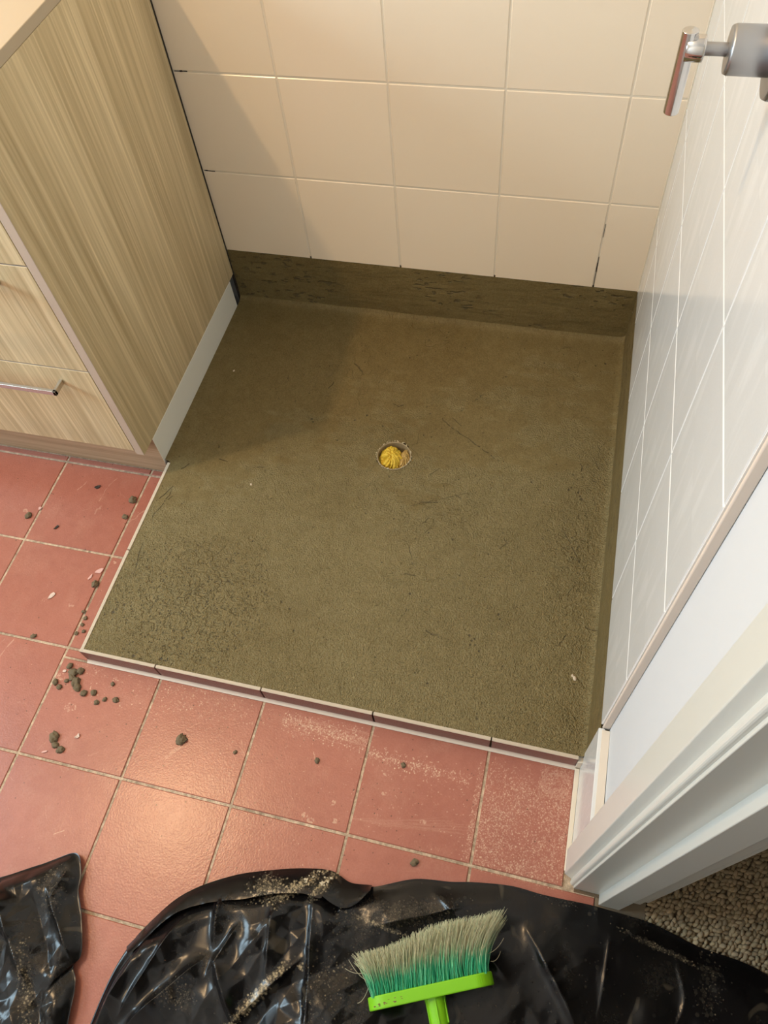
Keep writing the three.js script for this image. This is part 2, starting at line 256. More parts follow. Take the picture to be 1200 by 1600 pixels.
// ------------------------------------------------------------------ shower kerb and screed
const KX = -0.9055, KZ = 0.9385, KT = 0.042;
const REDK = phys({ color: lin(0.21, 0.07, 0.055), roughness: 0.3, bumpMap: floorBump, bumpScale: 0.0002 });
const BISQUE = std({ color: lin(0.70, 0.60, 0.47), roughness: 0.85, bumpMap: groutMap, bumpScale: 0.0008 });
{
  const k = group('shower_kerb', [0, 0, 0]); tag(k, 'low kerb of upright red tiles edging the grey screed', 'kerb');
  const t = 0.006, xs = [KX, -0.7536, -0.5511, -0.3486, -0.1461, -0.0035], zs = [0.5035, 0.72, 0.9225, KZ];
  for (let i = 0; i < 5; i++) {
    const a = mesh('tile', rbox(xs[i] + (i ? 0.0013 : 0), xs[i + 1] - 0.0013, -0.008, KT, KZ - t, KZ, 0.0012, 1), REDK, k);
    a.rotation.y = 0;
    mesh('top_edge', rbox(xs[i] + (i ? 0.001 : 0), xs[i + 1] - 0.001, KT - 0.0008, KT + 0.002, KZ - t - 0.0008, KZ - 0.0006, 0.0009, 1), BISQUE, k);
  }
  for (let i = 0; i < 2; i++) {
    mesh('tile', rbox(KX, KX + t, -0.008, KT, zs[i] + 0.0013, i ? KZ - t - 0.001 : zs[i + 1] - 0.0013, 0.0012, 1), REDK, k);
    mesh('top_edge', rbox(KX + 0.0006, KX + t + 0.001, KT - 0.0008, KT + 0.002, zs[i] + 0.001, i ? KZ - t : zs[i + 1] - 0.001, 0.0008, 1), BISQUE, k);
  }
  // pale grout fillet at the foot of the kerb
  const s = new THREE.Shape(); s.moveTo(0, 0); s.lineTo(0.0055, 0); s.quadraticCurveTo(0.001, 0.001, 0, 0.006); s.closePath();
  const f = new THREE.ExtrudeGeometry(s, { depth: -0.0035 - KX, bevelEnabled: false, curveSegments: 4 }); f.rotateY(-Math.PI / 2); f.translate(-0.0035, 0.0, KZ); 
  mesh('grout_fillet', f, std({ color: lin(0.66, 0.57, 0.48), roughness: 0.5 }), k);
}
// screed relief and colour
const SX0 = -0.905, SX1 = 0.012, SZ0 = 0.0, SZ1 = 0.935, DX = -0.438, DZ = 0.394, DR = 0.0365;
const PITS = [[-0.52, 0.3, 2], [-0.543, 0.318, 2], [-0.566, 0.377, 1.5], [-0.397, 0.255, 1.5], [-0.388, 0.331, 1.3], [-0.371, 0.333, 1.5], [-0.479, 0.323, 1.5], [-0.726, 0.768, 1.6], [-0.706, 0.796, 2], [-0.724, 0.874, 2], [-0.8, 0.855, 1.6], [-0.876, 0.852, 3], [-0.861, 0.833, 2], [-0.89, 0.86, 1.5], [-0.567, 0.767, 2], [-0.548, 0.777, 2], [-0.527, 0.818, 1.5], [-0.701, 0.7, 1.8], [-0.664, 0.652, 1.8], [-0.616, 0.708, 1.5], [-0.802, 0.925, 2.5], [-0.749, 0.92, 3], [-0.74, 0.922, 2], [-0.403, 0.546, 1.7], [-0.329, 0.564, 1.7], [-0.151, 0.413, 2.2], [-0.077, 0.419, 2.2], [-0.072, 0.412, 1.6], [-0.058, 0.422, 2.4], [-0.05, 0.437, 3], [-0.054, 0.43, 2.2], [-0.281, 0.571, 1.6], [-0.059, 0.527, 1.6], [-0.055, 0.569, 1.6], [-0.253, 0.646, 1.5], [-0.336, 0.702, 2.2], [-0.17, 0.712, 2], [-0.166, 0.72, 1.6], [-0.214, 0.762, 2], [-0.208, 0.771, 2.2], [-0.192, 0.788, 1.6], [-0.201, 0.778, 1.6], [-0.21, 0.78, 1.4], [-0.204, 0.766, 1.5], [-0.269, 0.864, 1.6], [-0.175, 0.907, 1.8], [-0.208, 0.591, 1.6], [-0.263, 0.415, 1.2], [-0.636, 0.333, 2.8], [-0.631, 0.34, 2], [-0.464, 0.124, 1.4], [-0.056, 0.085, 2], [-0.036, 0.076, 2], [-0.166, 0.094, 1.6], [-0.243, 0.145, 1.3]];
const CUTS = [[-0.359, 0.498, -0.324, 0.492, 1.2], [-0.29, 0.769, -0.27, 0.774, 1.3], [-0.47, 0.259, -0.46, 0.265, 1.4], [-0.46, 0.265, -0.449, 0.259, 1.4], [-0.582, 0.164, -0.558, 0.185, 1.5], [-0.359, 0.284, -0.222, 0.37, 0.8], [-0.192, 0.535, -0.176, 0.56, 1], [-0.176, 0.56, -0.19, 0.575, 1], [-0.725, 0.761, -0.752, 0.794, 1.3], [-0.868, 0.572, -0.884, 0.638, 1.1], [-0.88, 0.698, -0.87, 0.769, 1], [-0.077, 0.512, -0.04, 0.576, 1], [-0.379, 0.51, -0.266, 0.458, 0.6], [-0.06, 0.35, -0.055, 0.39, 1], [-0.87, 0.56, -0.89, 0.6, 1.1], [-0.36, 0.6, -0.345, 0.64, 0.8], [-0.72, 0.48, -0.70, 0.476, 1.2], [-0.80, 0.475, -0.78, 0.478, 1.1], [-0.86, 0.5, -0.87, 0.515, 1.3], [-0.3, 0.22, -0.28, 0.2, 1]];
const roughPatch = (x, z) => Math.exp(-(((x + 0.74) / 0.13) ** 2 + ((z - 0.8) / 0.13) ** 2)) + 0.5 * Math.exp(-(((x + 0.05) / 0.05) ** 2 + ((z - 0.55) / 0.14) ** 2)) + 0.45 * Math.exp(-(((x + 0.3) / 0.1) ** 2 + ((z - 0.52) / 0.06) ** 2));
const SN = 2048;
// the bed behind the drain is trowelled smooth, the front is sandy; in colour it paints the daylight shade of the cabinet; ragged border with trowel streaks
const sandShadeMask = (x, z) => smooth(0.46, 0.56, 0.5 + (z - 0.36 + 0.35 * (x + 0.45)) * 0.9 + 0.5 * (fbm(x * 5 + z * 2, z * 11, 3, 70) - 0.5) + 0.25 * (fbm(x * 30, z * 60, 2, 79) - 0.5));
const screedH = new Float32Array(SN * SN), screedPit = new Float32Array(SN * SN);
{
  const r = rng(55), mpp = (SX1 - SX0) / SN, mpz = (SZ1 - SZ0) / SN;
  for (let j = 0; j < SN; j++) for (let i = 0; i < SN; i++) {
    const x = SX0 + i * mpp, z = SZ1 - j * mpz, rp = roughPatch(x, z);
    const sandy = sandShadeMask(x, z);
    let h = 0.5 + (vnoise(x * 760, z * 760, 71) - 0.5) * (0.05 + 0.22 * sandy) + (vnoise(x * 430, z * 430, 72) - 0.5) * (0.03 + 0.07 * sandy) - Math.pow(vnoise(x * 560, z * 560, 69), 6) * 0.3 * sandy;
    const wx = x + 0.03 * (fbm(x * 7, z * 7, 2, 73) - 0.5), wz = z + 0.03 * (fbm(x * 7, z * 7, 2, 74) - 0.5);
    h += (fbm(wx * 14 + wz * 30, wz * 14 - wx * 30, 3, 75) - 0.5) * 0.10;               // trowel sweeps
    h -= rp * smooth(0.56, 0.68, fbm(x * 120, z * 170, 4, 76)) * 0.7; h += rp * (fbm(x * 45, z * 45, 2, 68) - 0.5) * 0.3;
    // torn flakes left by the trowel
    const fl = fbm(wx * 26, wz * 26, 3, 77); const tear = Math.exp(-Math.abs(fl - 0.5) * 160) * smooth(0.5, 0.72, fbm(x * 9, z * 9, 2, 78)); h -= tear * 0.22;
    screedH[j * SN + i] = h;
  }
  const put = (x, z, R, a, pit) => { const cx = (x - SX0) / mpp, cy = (SZ1 - z) / mpz, n = Math.ceil(R / mpp) + 1; for (let j = -n; j <= n; j++) for (let i = -n; i <= n; i++) { const X = Math.round(cx) + i, Y = Math.round(cy) + j; if (X < 0 || Y < 0 || X >= SN || Y >= SN) continue; const d = Math.hypot((X - cx) * mpp, (Y - cy) * mpz) * (0.75 + 0.5 * vnoise(X / 3, Y / 3, 80)); const w = smooth(R, R * 0.4, d); const k = Y * SN + X; screedH[k] -= a * w; if (pit) screedPit[k] = Math.max(screedPit[k], w * pit); } };
  const cut = (x0, z0, x1, z1, R) => { const L = Math.hypot(x1 - x0, z1 - z0), n = Math.ceil(L / 0.0006), s = r() * 50; for (let k = 0; k <= n; k++) { const t = k / n; if (vnoise(t * L * 400, s, 81) < 0.3) continue; put(mix(x0, x1, t) + (vnoise(t * L * 90, s, 82) - 0.5) * 0.004, mix(z0, z1, t) + (vnoise(t * L * 90, s, 83) - 0.5) * 0.004, R * (0.5 + 0.8 * vnoise(t * L * 150, s, 84)), 0.4, 0.45); } };
  for (const [x, z, R] of PITS) { put(x, z, R * 0.0011, 0.9, 1); put(x + 0.002 * (r() - 0.5), z + 0.003 * (r() - 0.5), R * 0.0008, 0.8, 0.9); }
  for (const [a, b, c, d, R] of CUTS) cut(a, b, c, d, R * 0.0009);
  for (let k = 0; k < 600; k++) put(mix(SX0, 0, r()), mix(0.03, SZ1, r()), 0.0006 + 0.0009 * Math.pow(r(), 2), 0.6, 0.7);
  for (let k = 0; k < 900; k++) { const a = r() * 6.28, q = 0.16 * Math.pow(r(), 0.6); put(-0.74 + q * Math.cos(a), 0.8 + q * Math.sin(a) * 0.9, 0.0006 + 0.0012 * Math.pow(r(), 2), 0.6, 0.75); }
  for (let k = 0; k < 70; k++) { const x = mix(SX0 + 0.02, 0, r()), z = mix(0.04, SZ1 - 0.01, r()), a = r() * 6.28, L = 0.006 + 0.025 * r(); if (r() < roughPatch(x, z) + 0.3) cut(x, z, x + L * Math.cos(a), z + L * Math.sin(a), 0.0007); }
}
const screedBump = tex(SN, SN, (i, j) => { const v = screedH[j * SN + i]; return [v, v, v]; }, false, false);
const screedColor = (x, z, pit) => {
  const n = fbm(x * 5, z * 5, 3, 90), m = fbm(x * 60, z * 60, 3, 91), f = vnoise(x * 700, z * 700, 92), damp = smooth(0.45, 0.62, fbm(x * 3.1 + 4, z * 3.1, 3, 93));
  let c = [0.47, 0.42, 0.275]; c = c.map((v, q) => v + (n - 0.5) * [0.05, 0.05, 0.045][q] + (m - 0.5) * 0.05 + (f - 0.5) * 0.085 - damp * [0.015, 0.018, 0.02][q] - (1 - sandShadeMask(x, z)) * [0.04, 0.046, 0.05][q]);  // last term darkens the back of the bed, painting in daylight the cabinet blocks
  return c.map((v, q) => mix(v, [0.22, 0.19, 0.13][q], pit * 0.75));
};
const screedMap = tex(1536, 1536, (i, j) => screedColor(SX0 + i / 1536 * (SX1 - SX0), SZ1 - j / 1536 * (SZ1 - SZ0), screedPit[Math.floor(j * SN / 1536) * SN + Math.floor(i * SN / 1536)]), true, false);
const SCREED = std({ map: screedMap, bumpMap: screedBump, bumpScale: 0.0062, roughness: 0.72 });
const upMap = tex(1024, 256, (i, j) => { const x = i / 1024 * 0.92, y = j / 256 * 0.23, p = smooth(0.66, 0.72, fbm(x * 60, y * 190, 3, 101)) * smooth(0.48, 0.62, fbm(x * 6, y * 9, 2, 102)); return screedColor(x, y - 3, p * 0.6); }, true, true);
const upBump = tex(1024, 256, (i, j) => { const x = i / 1024 * 0.92, y = j / 256 * 0.23, p = smooth(0.66, 0.72, fbm(x * 60, y * 190, 3, 101)) * smooth(0.48, 0.62, fbm(x * 6, y * 9, 2, 102)); const v = 0.6 + (fbm(x * 20, y * 110, 4, 103) - 0.5) * 0.5 + (vnoise(x * 500, y * 500, 104) - 0.5) * 0.1 - p * 0.4; return [v, v, v]; }, false, true);
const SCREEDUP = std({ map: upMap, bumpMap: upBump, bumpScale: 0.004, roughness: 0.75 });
function bedY(x, z) {
  const d = Math.hypot(x - DX, z - DZ), fall = 0.010 * (1 - smooth(0.02, 0.5, d));
  let y = KT + 0.0006 - fall + 0.0016 * (fbm(x * 7, z * 7, 3, 110) - 0.5) * smooth(0, 0.05, Math.min(x - SX0, SZ1 - z));
  y += 0.0016 * roughPatch(x, z) * (fbm(x * 60, z * 60, 3, 111) - 0.5) * 2;
  const xr = 0.0078 * z; // cove against the walls
  y += 0.014 * Math.exp(-Math.max(z, 0) / 0.006) + 0.010 * Math.exp(-Math.max(xr - x, 0) / 0.0045);
  return y;
}
{
  const s = group('shower_screed'); tag(s, 'wet grey-brown cement screed bed filling the shower recess, hole in its middle', 'screed');
  // bed: height field with the drain cut out
  const NX = 300, NZ = 300, P = [], U = [], I = [], keep = [];
  for (let j = 0; j <= NZ; j++) for (let i = 0; i <= NX; i++) {
    const tz = j / NZ, z = mix(0.0005, KZ - 0.0066, tz), xa = mix(-0.9138, -0.8995, smooth(0.498, 0.502, z)), xb = 0.0078 * z - 0.0003; let x = mix(xa, xb, i / NX), zz = z;
    const dx = x - DX, dz = zz - DZ, d = Math.hypot(dx, dz), Rj = DR * (1 + 0.03 * Math.sin(Math.atan2(dz, dx) * 5 + 1));
    if (d < Rj + 0.0022 && d > Rj - 0.0016) { x = DX + dx / d * Rj; zz = DZ + dz / d * Rj; }
    P.push(x, bedY(x, zz), zz); U.push((x - SX0) / (SX1 - SX0), (zz - SZ0) / (SZ1 - SZ0) * -1 + 1); keep.push(d > Rj - 0.0016);
  }
  // texture rows run from SZ1 (row 0) to SZ0
  for (let k = 0; k < U.length / 2; k++) U[2 * k + 1] = (SZ1 - P[3 * k + 2]) / (SZ1 - SZ0);
  for (let j = 0; j < NZ; j++) for (let i = 0; i < NX; i++) { const a = j * (NX + 1) + i, b = a + 1, c = a + NX + 1, d = c + 1; if (keep[a] && keep[b] && keep[c]) I.push(a, c, b); if (keep[b] && keep[c] && keep[d]) I.push(b, c, d); }
  const g = new THREE.BufferGeometry(); g.setAttribute('position', new THREE.Float32BufferAttribute(P, 3)); g.setAttribute('uv', new THREE.Float32BufferAttribute(U, 2)); g.setIndex(I); g.computeVertexNormals();
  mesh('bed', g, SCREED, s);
  mesh('base', mergeGeometries([box(-0.899, -0.49, -0.002, 0.026, 0.001, KZ - 0.007), box(-0.386, -0.002, -0.002, 0.026, 0.001, KZ - 0.007), box(-0.49, -0.386, -0.002, 0.026, 0.001, 0.342), box(-0.49, -0.386, -0.002, 0.026, 0.446, KZ - 0.007)]), SCREEDUP, s);
  // upstands: hand trowelled strips up to the cut line of the tiles
  const strip = (n, m, fn, L, H) => { const q = [], u = [], id = []; for (let j = 0; j <= m; j++) for (let i = 0; i <= n; i++) { q.push(...fn(i / n, j / m)); u.push(i / n * L / 0.92, j / m * H / 0.23); } for (let j = 0; j < m; j++) for (let i = 0; i < n; i++) { const a = j * (n + 1) + i, b = a + 1, c = a + n + 1, d = c + 1; id.push(a, b, c, b, d, c); } const G = new THREE.BufferGeometry(); G.setAttribute('position', new THREE.Float32BufferAttribute(q, 3)); G.setAttribute('uv', new THREE.Float32BufferAttribute(u, 2)); G.setIndex(id); G.computeVertexNormals(); return G; };
  const bk = strip(260, 44, (a, b) => { const x = mix(-0.914, 0.0, a), y = mix(0.03, 0.1845 + 0.0008 * (vnoise(x * 60, 1, 120) - 0.5), b); return [x, y, -0.0006 + 0.002 * (fbm(x * 12, y * 40, 3, 121) - 0.5) * (1 - smooth(0.85, 1, b)) + 0.003 * (1 - b)]; }, 0.914, 0.155);
  mesh('upstand', bk, SCREEDUP, s);
  mesh('upstand_core', mergeGeometries([box(-0.914, 0, -0.002, 0.183, -0.0079, -0.0022)]), SCREEDUP, s);
  const rt = strip(260, 44, (a, b) => { const z = mix(0.0, 0.926, a), y = mix(0.03, 0.1825 + 0.0015 * (vnoise(z * 70, 2, 122) - 0.5), b); return [0.0078 * z + 0.0004 - 0.002 * (fbm(z * 12, y * 40, 3, 123) - 0.5) * (1 - smooth(0.85, 1, b)) - 0.002 * (1 - b), y, z]; }, 0.926, 0.155);
  for (let k = 0, ix = rt.index.array; k < ix.length; k += 3) { const t = ix[k]; ix[k] = ix[k + 1]; ix[k + 1] = t; } rt.computeVertexNormals();
  mesh('upstand', rt, SCREEDUP, s);
  const core = box(0.0022, 0.0124, -0.002, 0.181, 0.0, 0.926); core.rotateY(SL); mesh('upstand_core', core, SCREEDUP, s);
  // little pale chips sunk in the surface
  const chipMat = std({ color: lin(0.62, 0.52, 0.4), roughness: 0.9 }); for (const [x, z, R] of [[-0.025, 0.803, 0.0045], [-0.029, 0.799, 0.003], [-0.711, 0.523, 0.003], [-0.851, 0.233, 0.003]]) { const c = new THREE.IcosahedronGeometry(R, 1); c.scale(1, 0.35, 0.7); c.rotateY(x * 50); c.translate(x, bedY(x, z) + R * 0.12, z); mesh('pale_chip', c, chipMat, s); }
}
// drain pipe and the stuffing in it
{
  const d = group('drain_pipe', [DX, 0, DZ]); tag(d, 'open plastic drain pipe end set flush in the screed', 'drain');
  const prof = [[0.0335, -0.05], [0.0335, 0.032], [0.034, 0.0335], [0.0358, 0.0336], [0.0364, 0.032], [0.0364, -0.05]].map(p => new THREE.Vector2(...p));
  mesh('pipe', new THREE.LatheGeometry(prof, 48), std({ color: lin(0.30, 0.23, 0.13), roughness: 0.6 }), d);
  const r = rng(12), cr = []; for (let k = 0; k < 90; k++) { const a = k / 90 * 6.283, c = new THREE.IcosahedronGeometry(0.0008 + 0.0012 * r(), 0); if (r() < 0.2 + 0.6 * vnoise(k / 9, 1, 15)) continue; c.translate(Math.cos(a) * (0.0352 + 0.003 * r()), 0.0335 + 0.0015 * r(), Math.sin(a) * (0.0352 + 0.003 * r())); cr.push(c); }
  const cm = mesh('rim_crumbs', mergeGeometries(cr), std({ color: lin(0.5, 0.42, 0.27), roughness: 0.95 }), d); cm.userData.kind = 'stuff';
  mesh('pipe_end', new THREE.CylinderGeometry(0.0335, 0.0335, 0.002, 32).translate(0, -0.049, 0), DARK, d);
  const ball = (R, sx, sy, sz, seed, amp) => { const g = mergeVertices(new THREE.IcosahedronGeometry(R, 24).deleteAttribute('uv').deleteAttribute('normal')), p = g.attributes.position; for (let i = 0; i < p.count; i++) { const v = new THREE.Vector3().fromBufferAttribute(p, i), n = v.clone().normalize(); const a = Math.atan2(n.z, n.x) * 1.3, b = n.y * 2; const f = -Math.abs(fbm(a * 2 + b, b * 1.5 + n.z * 2, 3, seed) - 0.5) * 2; const f2 = -Math.abs(fbm(n.x * 4 + 9, n.z * 6 + n.y * 2, 3, seed + 4) - 0.5); v.multiplyScalar(1 + amp * (f + 0.3) + amp * 0.8 * f2); p.setXYZ(i, v.x * sx, v.y * sy, v.z * sz); } g.computeVertexNormals(); return g; };
  const y = mesh('drain_stuffing', ball(0.027, 0.92, 0.85, 1.12, 5, 0.5), std({ color: lin(0.66, 0.46, 0.04), roughness: 0.6 })); y.position.set(DX - 0.0065, 0.0135, DZ + 0.0005); tag(y, 'crumpled yellow plastic stuffed in the drain hole', 'stuffing');
  const b = mesh('drain_stuffing', ball(0.019, 0.62, 0.8, 1.35, 9, 0.5), std({ color: lin(0.5, 0.34, 0.11), roughness: 0.7 })); b.position.set(DX + 0.0215, 0.014, DZ - 0.003); tag(b, 'crumpled brown tape wad at the right of the drain hole', 'stuffing');
}

// ------------------------------------------------------------------ vanity cabinet
{
  const c = group('vanity_cabinet', [-0.9145, 0, 0]); tag(c, 'light oak laminate vanity cabinet with three drawers beside the shower', 'cabinet');
  const ZF = 0.543, W = 0.62, T = 0.0175, zb = 0.004;
  const uvBox = (g, ax) => { const p = g.attributes.position, n = g.attributes.normal, u = g.attributes.uv; for (let i = 0; i < p.count; i++) { const s = Math.abs(n.getX(i)) > 0.6 ? p.getZ(i) : p.getX(i) + 0.37; u.setXY(i, ax ? (p.getY(i) + p.getZ(i)) / 0.6 : s / 0.6, ax ? p.getX(i) / 1.2 : (p.getY(i) + (Math.abs(n.getY(i)) > 0.6 ? p.getZ(i) : 0)) / 1.2); } return g; };
  mesh('side_panel', uvBox(rbox(-T + 0.0012, 0, 0.118, 0.82, zb, ZF, 0.0008, 1)), WOOD, c);
  mesh('panel_edge_strip', rbox(-T + 0.0004, -0.0002, 0.1182, 0.8198, ZF - 0.0006, ZF + 0.0006, 0.0004, 1), EDGE, c);
  mesh('carcass', uvBox(box(-W, -T, 0.118, 0.818, zb, ZF - 0.022)), std({ color: lin(0.12, 0.09, 0.06), roughness: 0.8 }), c);
  mesh('side_panel', uvBox(rbox(-W - T, -W, 0.118, 0.82, zb, ZF, 0.0008, 1)), WOOD, c);
  const front = (y0, y1, k) => {
    const d = mesh('drawer', uvBox(rbox(-W + 0.001, -T - 0.0022, y0 + 0.0015, y1 - 0.0015, ZF - 0.019, ZF - 0.0005, 0.0009, 1).translate(0, 0, 0)), WOOD, c);
    mesh('top_edge', box(-W + 0.0015, -T - 0.0028, y1 - 0.0016, y1 - 0.0011, ZF - 0.018, ZF - 0.0012), EDGE, d);
    // square bar pull
    const hy = y1 - 0.036, x1 = -0.086, x0 = x1 - 0.24, s = 0.0105, h = 0.030;
    mesh('handle', mergeGeometries([rbox(x0, x1, hy - s / 2, hy + s / 2, ZF + h - 0.006, ZF + h, 0.0008, 1), rbox(x1 - 0.006, x1, hy - s / 2, hy + s / 2, ZF - 0.0005, ZF + h, 0.0008, 1), rbox(x0, x0 + 0.006, hy - s / 2, hy + s / 2, ZF - 0.0005, ZF + h, 0.0008, 1)]), HANDLE, d);
  };
  front(0.1255, 0.358, 0); front(0.358, 0.590, 1); front(0.590, 0.812, 2);
  mesh('kickboard', uvBox(box(-W, -0.0006, 0.0012, 0.118, 0.485, 0.5025), true), KICK, c);
  mesh('side_kickboard', rbox(-0.012, 0.0004, 0.03, 0.1175, 0.03, 0.5022, 0.0008, 1), WHITEBOARD, c);
  mesh('plinth', box(-W, -0.014, 0.0012, 0.118, zb + 0.01, 0.484), DARK, c);
  const bt = mesh('benchtop', rbox(-W - 0.03, 0.0006, 0.8205, 0.8365, zb - 0.002, ZF + 0.012, 0.0012, 2), std({ color: lin(0.48, 0.395, 0.28), roughness: 0.4 }), c); bt.userData.label = 'pale benchtop with a square edge';
  const seal = mesh('back_seal', box(-0.004, 0.0005, 0.03, 0.84, 0.0005, 0.0055), DARK, c);
}

// ------------------------------------------------------------------ skirting tile, door frame
{
  const b = group('baseboard_right'); struct(b, 'white skirting tile at the foot of the wall between kerb and doorway', 'skirting');
  mesh('tile', rbox(0.0035, 0.0125, 0.0015, 0.188, 0.9262, 1.0685, 0.001, 1), RIGHTT[0], b);
  mesh('top_grout', box(0.0085, 0.0195, 0.1875, 0.1897, 0.929, 1.068), std({ color: lin(0.74, 0.66, 0.56), roughness: 0.9 }), b);
  mesh('corner_grout', rbox(-0.0042, 0.0038, -0.004, 0.034, 0.9262, 0.9398, 0.001, 1), GROUTW, b);
  mesh('floor_grout', rbox(-0.0042, 0.0036, -0.004, 0.0022, 0.941, 1.1, 0.001, 1), GROUTW, b);
  const f = group('door_1'); struct(f, 'white painted timber door frame with rounded architrave', 'door frame');
  const lathe = (pts, y0, y1) => { const s = new THREE.Shape(pts.map(p => new THREE.Vector2(p[0], -p[1]))); const g = new THREE.ExtrudeGeometry(s, { depth: y1 - y0, bevelEnabled: false, curveSegments: 6 }); g.rotateX(-Math.PI / 2); g.translate(0, y0, 0); return g; };
  const arc = (cx, cz, R, a0, a1, n = 6) => Array.from({ length: n + 1 }, (_, k) => { const a = mix(a0, a1, k / n); return [cx + R * Math.cos(a), cz + R * Math.sin(a)]; });
  // architrave profile (x, z): face towards the room, hollow chamfer and bead towards the opening
  mesh('architrave', lathe([[0.0125, 1.0685], [-0.0026, 1.0685], [-0.003, 1.069], [-0.003, 1.1025], ...arc(-0.0012, 1.1028, 0.0018, Math.PI, Math.PI * 0.6, 3), [0.0078, 1.1088], ...arc(0.0108, 1.1138, 0.0042, Math.PI * 1.12, Math.PI * 0.4, 7), [0.0148, 1.1175], [0.0148, 1.0685]], 0.001, 2.11), PAINT, f);
  mesh('jamb', rbox(0.0122, 0.112, 0.001, 2.05, 1.1035, 1.1215, 0.001, 1), PAINT, f);
  mesh('door_stop', rbox(0.0512, 0.0825, 0.0005, 2.05, 1.119, 1.136, 0.0012, 2), PAINT, f);
  mesh('architrave', rbox(0.108, 0.124, 0.001, 2.11, 1.066, 1.1165, 0.0015, 1), PAINT, f);
  mesh('jamb', rbox(0.0122, 0.112, 0.001, 2.05, 1.9, 1.918, 0.001, 1), PAINT, f);
  mesh('head', rbox(0.0122, 0.112, 2.045, 2.06, 1.1035, 1.918, 0.001, 1), PAINT, f);
  mesh('dirty_gap', box(0.0135, 0.052, -0.006, 0.0012, 1.112, 1.126), std({ map: groutMap, color: lin(0.35, 0.3, 0.25), roughness: 1 }), f);
}

// ------------------------------------------------------------------ shower tap
{
  const t = group('shower_tap', [0.0047, 0.973, 0.6]); t.rotation.z = Math.PI / 2; tag(t, 'chrome wall tap with a vertical bar lever on the right tiled wall', 'tap');
  // local +y points away from the wall (towards -x); local x is up
  const L = (pts, n = 40) => new THREE.LatheGeometry(pts.map(p => new THREE.Vector2(...p)), n);
  mesh('flange', L([[0.001, 0], [0.036, 0], [0.036, 0.0125], [0.0345, 0.016], [0.001, 0.0165]]), SATIN, t);
  mesh('body', L([[0.001, 0.016], [0.0188, 0.016], [0.0188, 0.0485], [0.0175, 0.0515], [0.001, 0.052]]), SATIN, t);
  mesh('stem', L([[0.001, 0.05], [0.0052, 0.05], [0.0052, 0.0715], [0.001, 0.072]]), SATIN, t);
  mesh('collar', L([[0.001, 0.0695], [0.0098, 0.0695], [0.0103, 0.0700], [0.0103, 0.0845], [0.001, 0.085]]), CHROME, t);
  const bar = L([[0.0001, -0.0555], [0.0058, -0.0555], [0.0067, -0.0545], [0.0067, 0.0135], [0.0062, 0.014], [0.0001, 0.0143]]); bar.rotateZ(-Math.PI / 2); bar.translate(0, 0.0838, 0);
  mesh('lever', bar, CHROME, t);
}

// ------------------------------------------------------------------ ceiling lamp (outside the frame; its warm light and its mirror image on the floor are in the photo)
{
  const l = group('ceiling_lamp', [-1.5, RH, 0.91]); tag(l, 'round frosted ceiling lamp giving warm light', 'lamp');
  mesh('base', new THREE.CylinderGeometry(0.15, 0.155, 0.02, 40).translate(0, -0.011, 0), PAINT, l);
  const dome = []; for (let k = 0; k <= 10; k++) { const a = k / 10 * Math.PI / 2; dome.push(new THREE.Vector2(0.135 * Math.cos(a) + 0.0001, -0.022 - 0.075 * Math.sin(a))); }
  mesh('diffuser', new THREE.LatheGeometry(dome, 40), std({ color: lin(0.9, 0.85, 0.75), roughness: 0.5, emissive: LAMP.color, emissiveIntensity: 4, side: THREE.DoubleSide }), l);
  const p = new THREE.PointLight(LAMP.color, LAMP.intensity); p.position.set(-1.5, RH - 0.06, 0.91); p.castShadow = true; p.shadow.radius = 1.6; p.name = 'lamp_bulb'; scene.add(p);
}

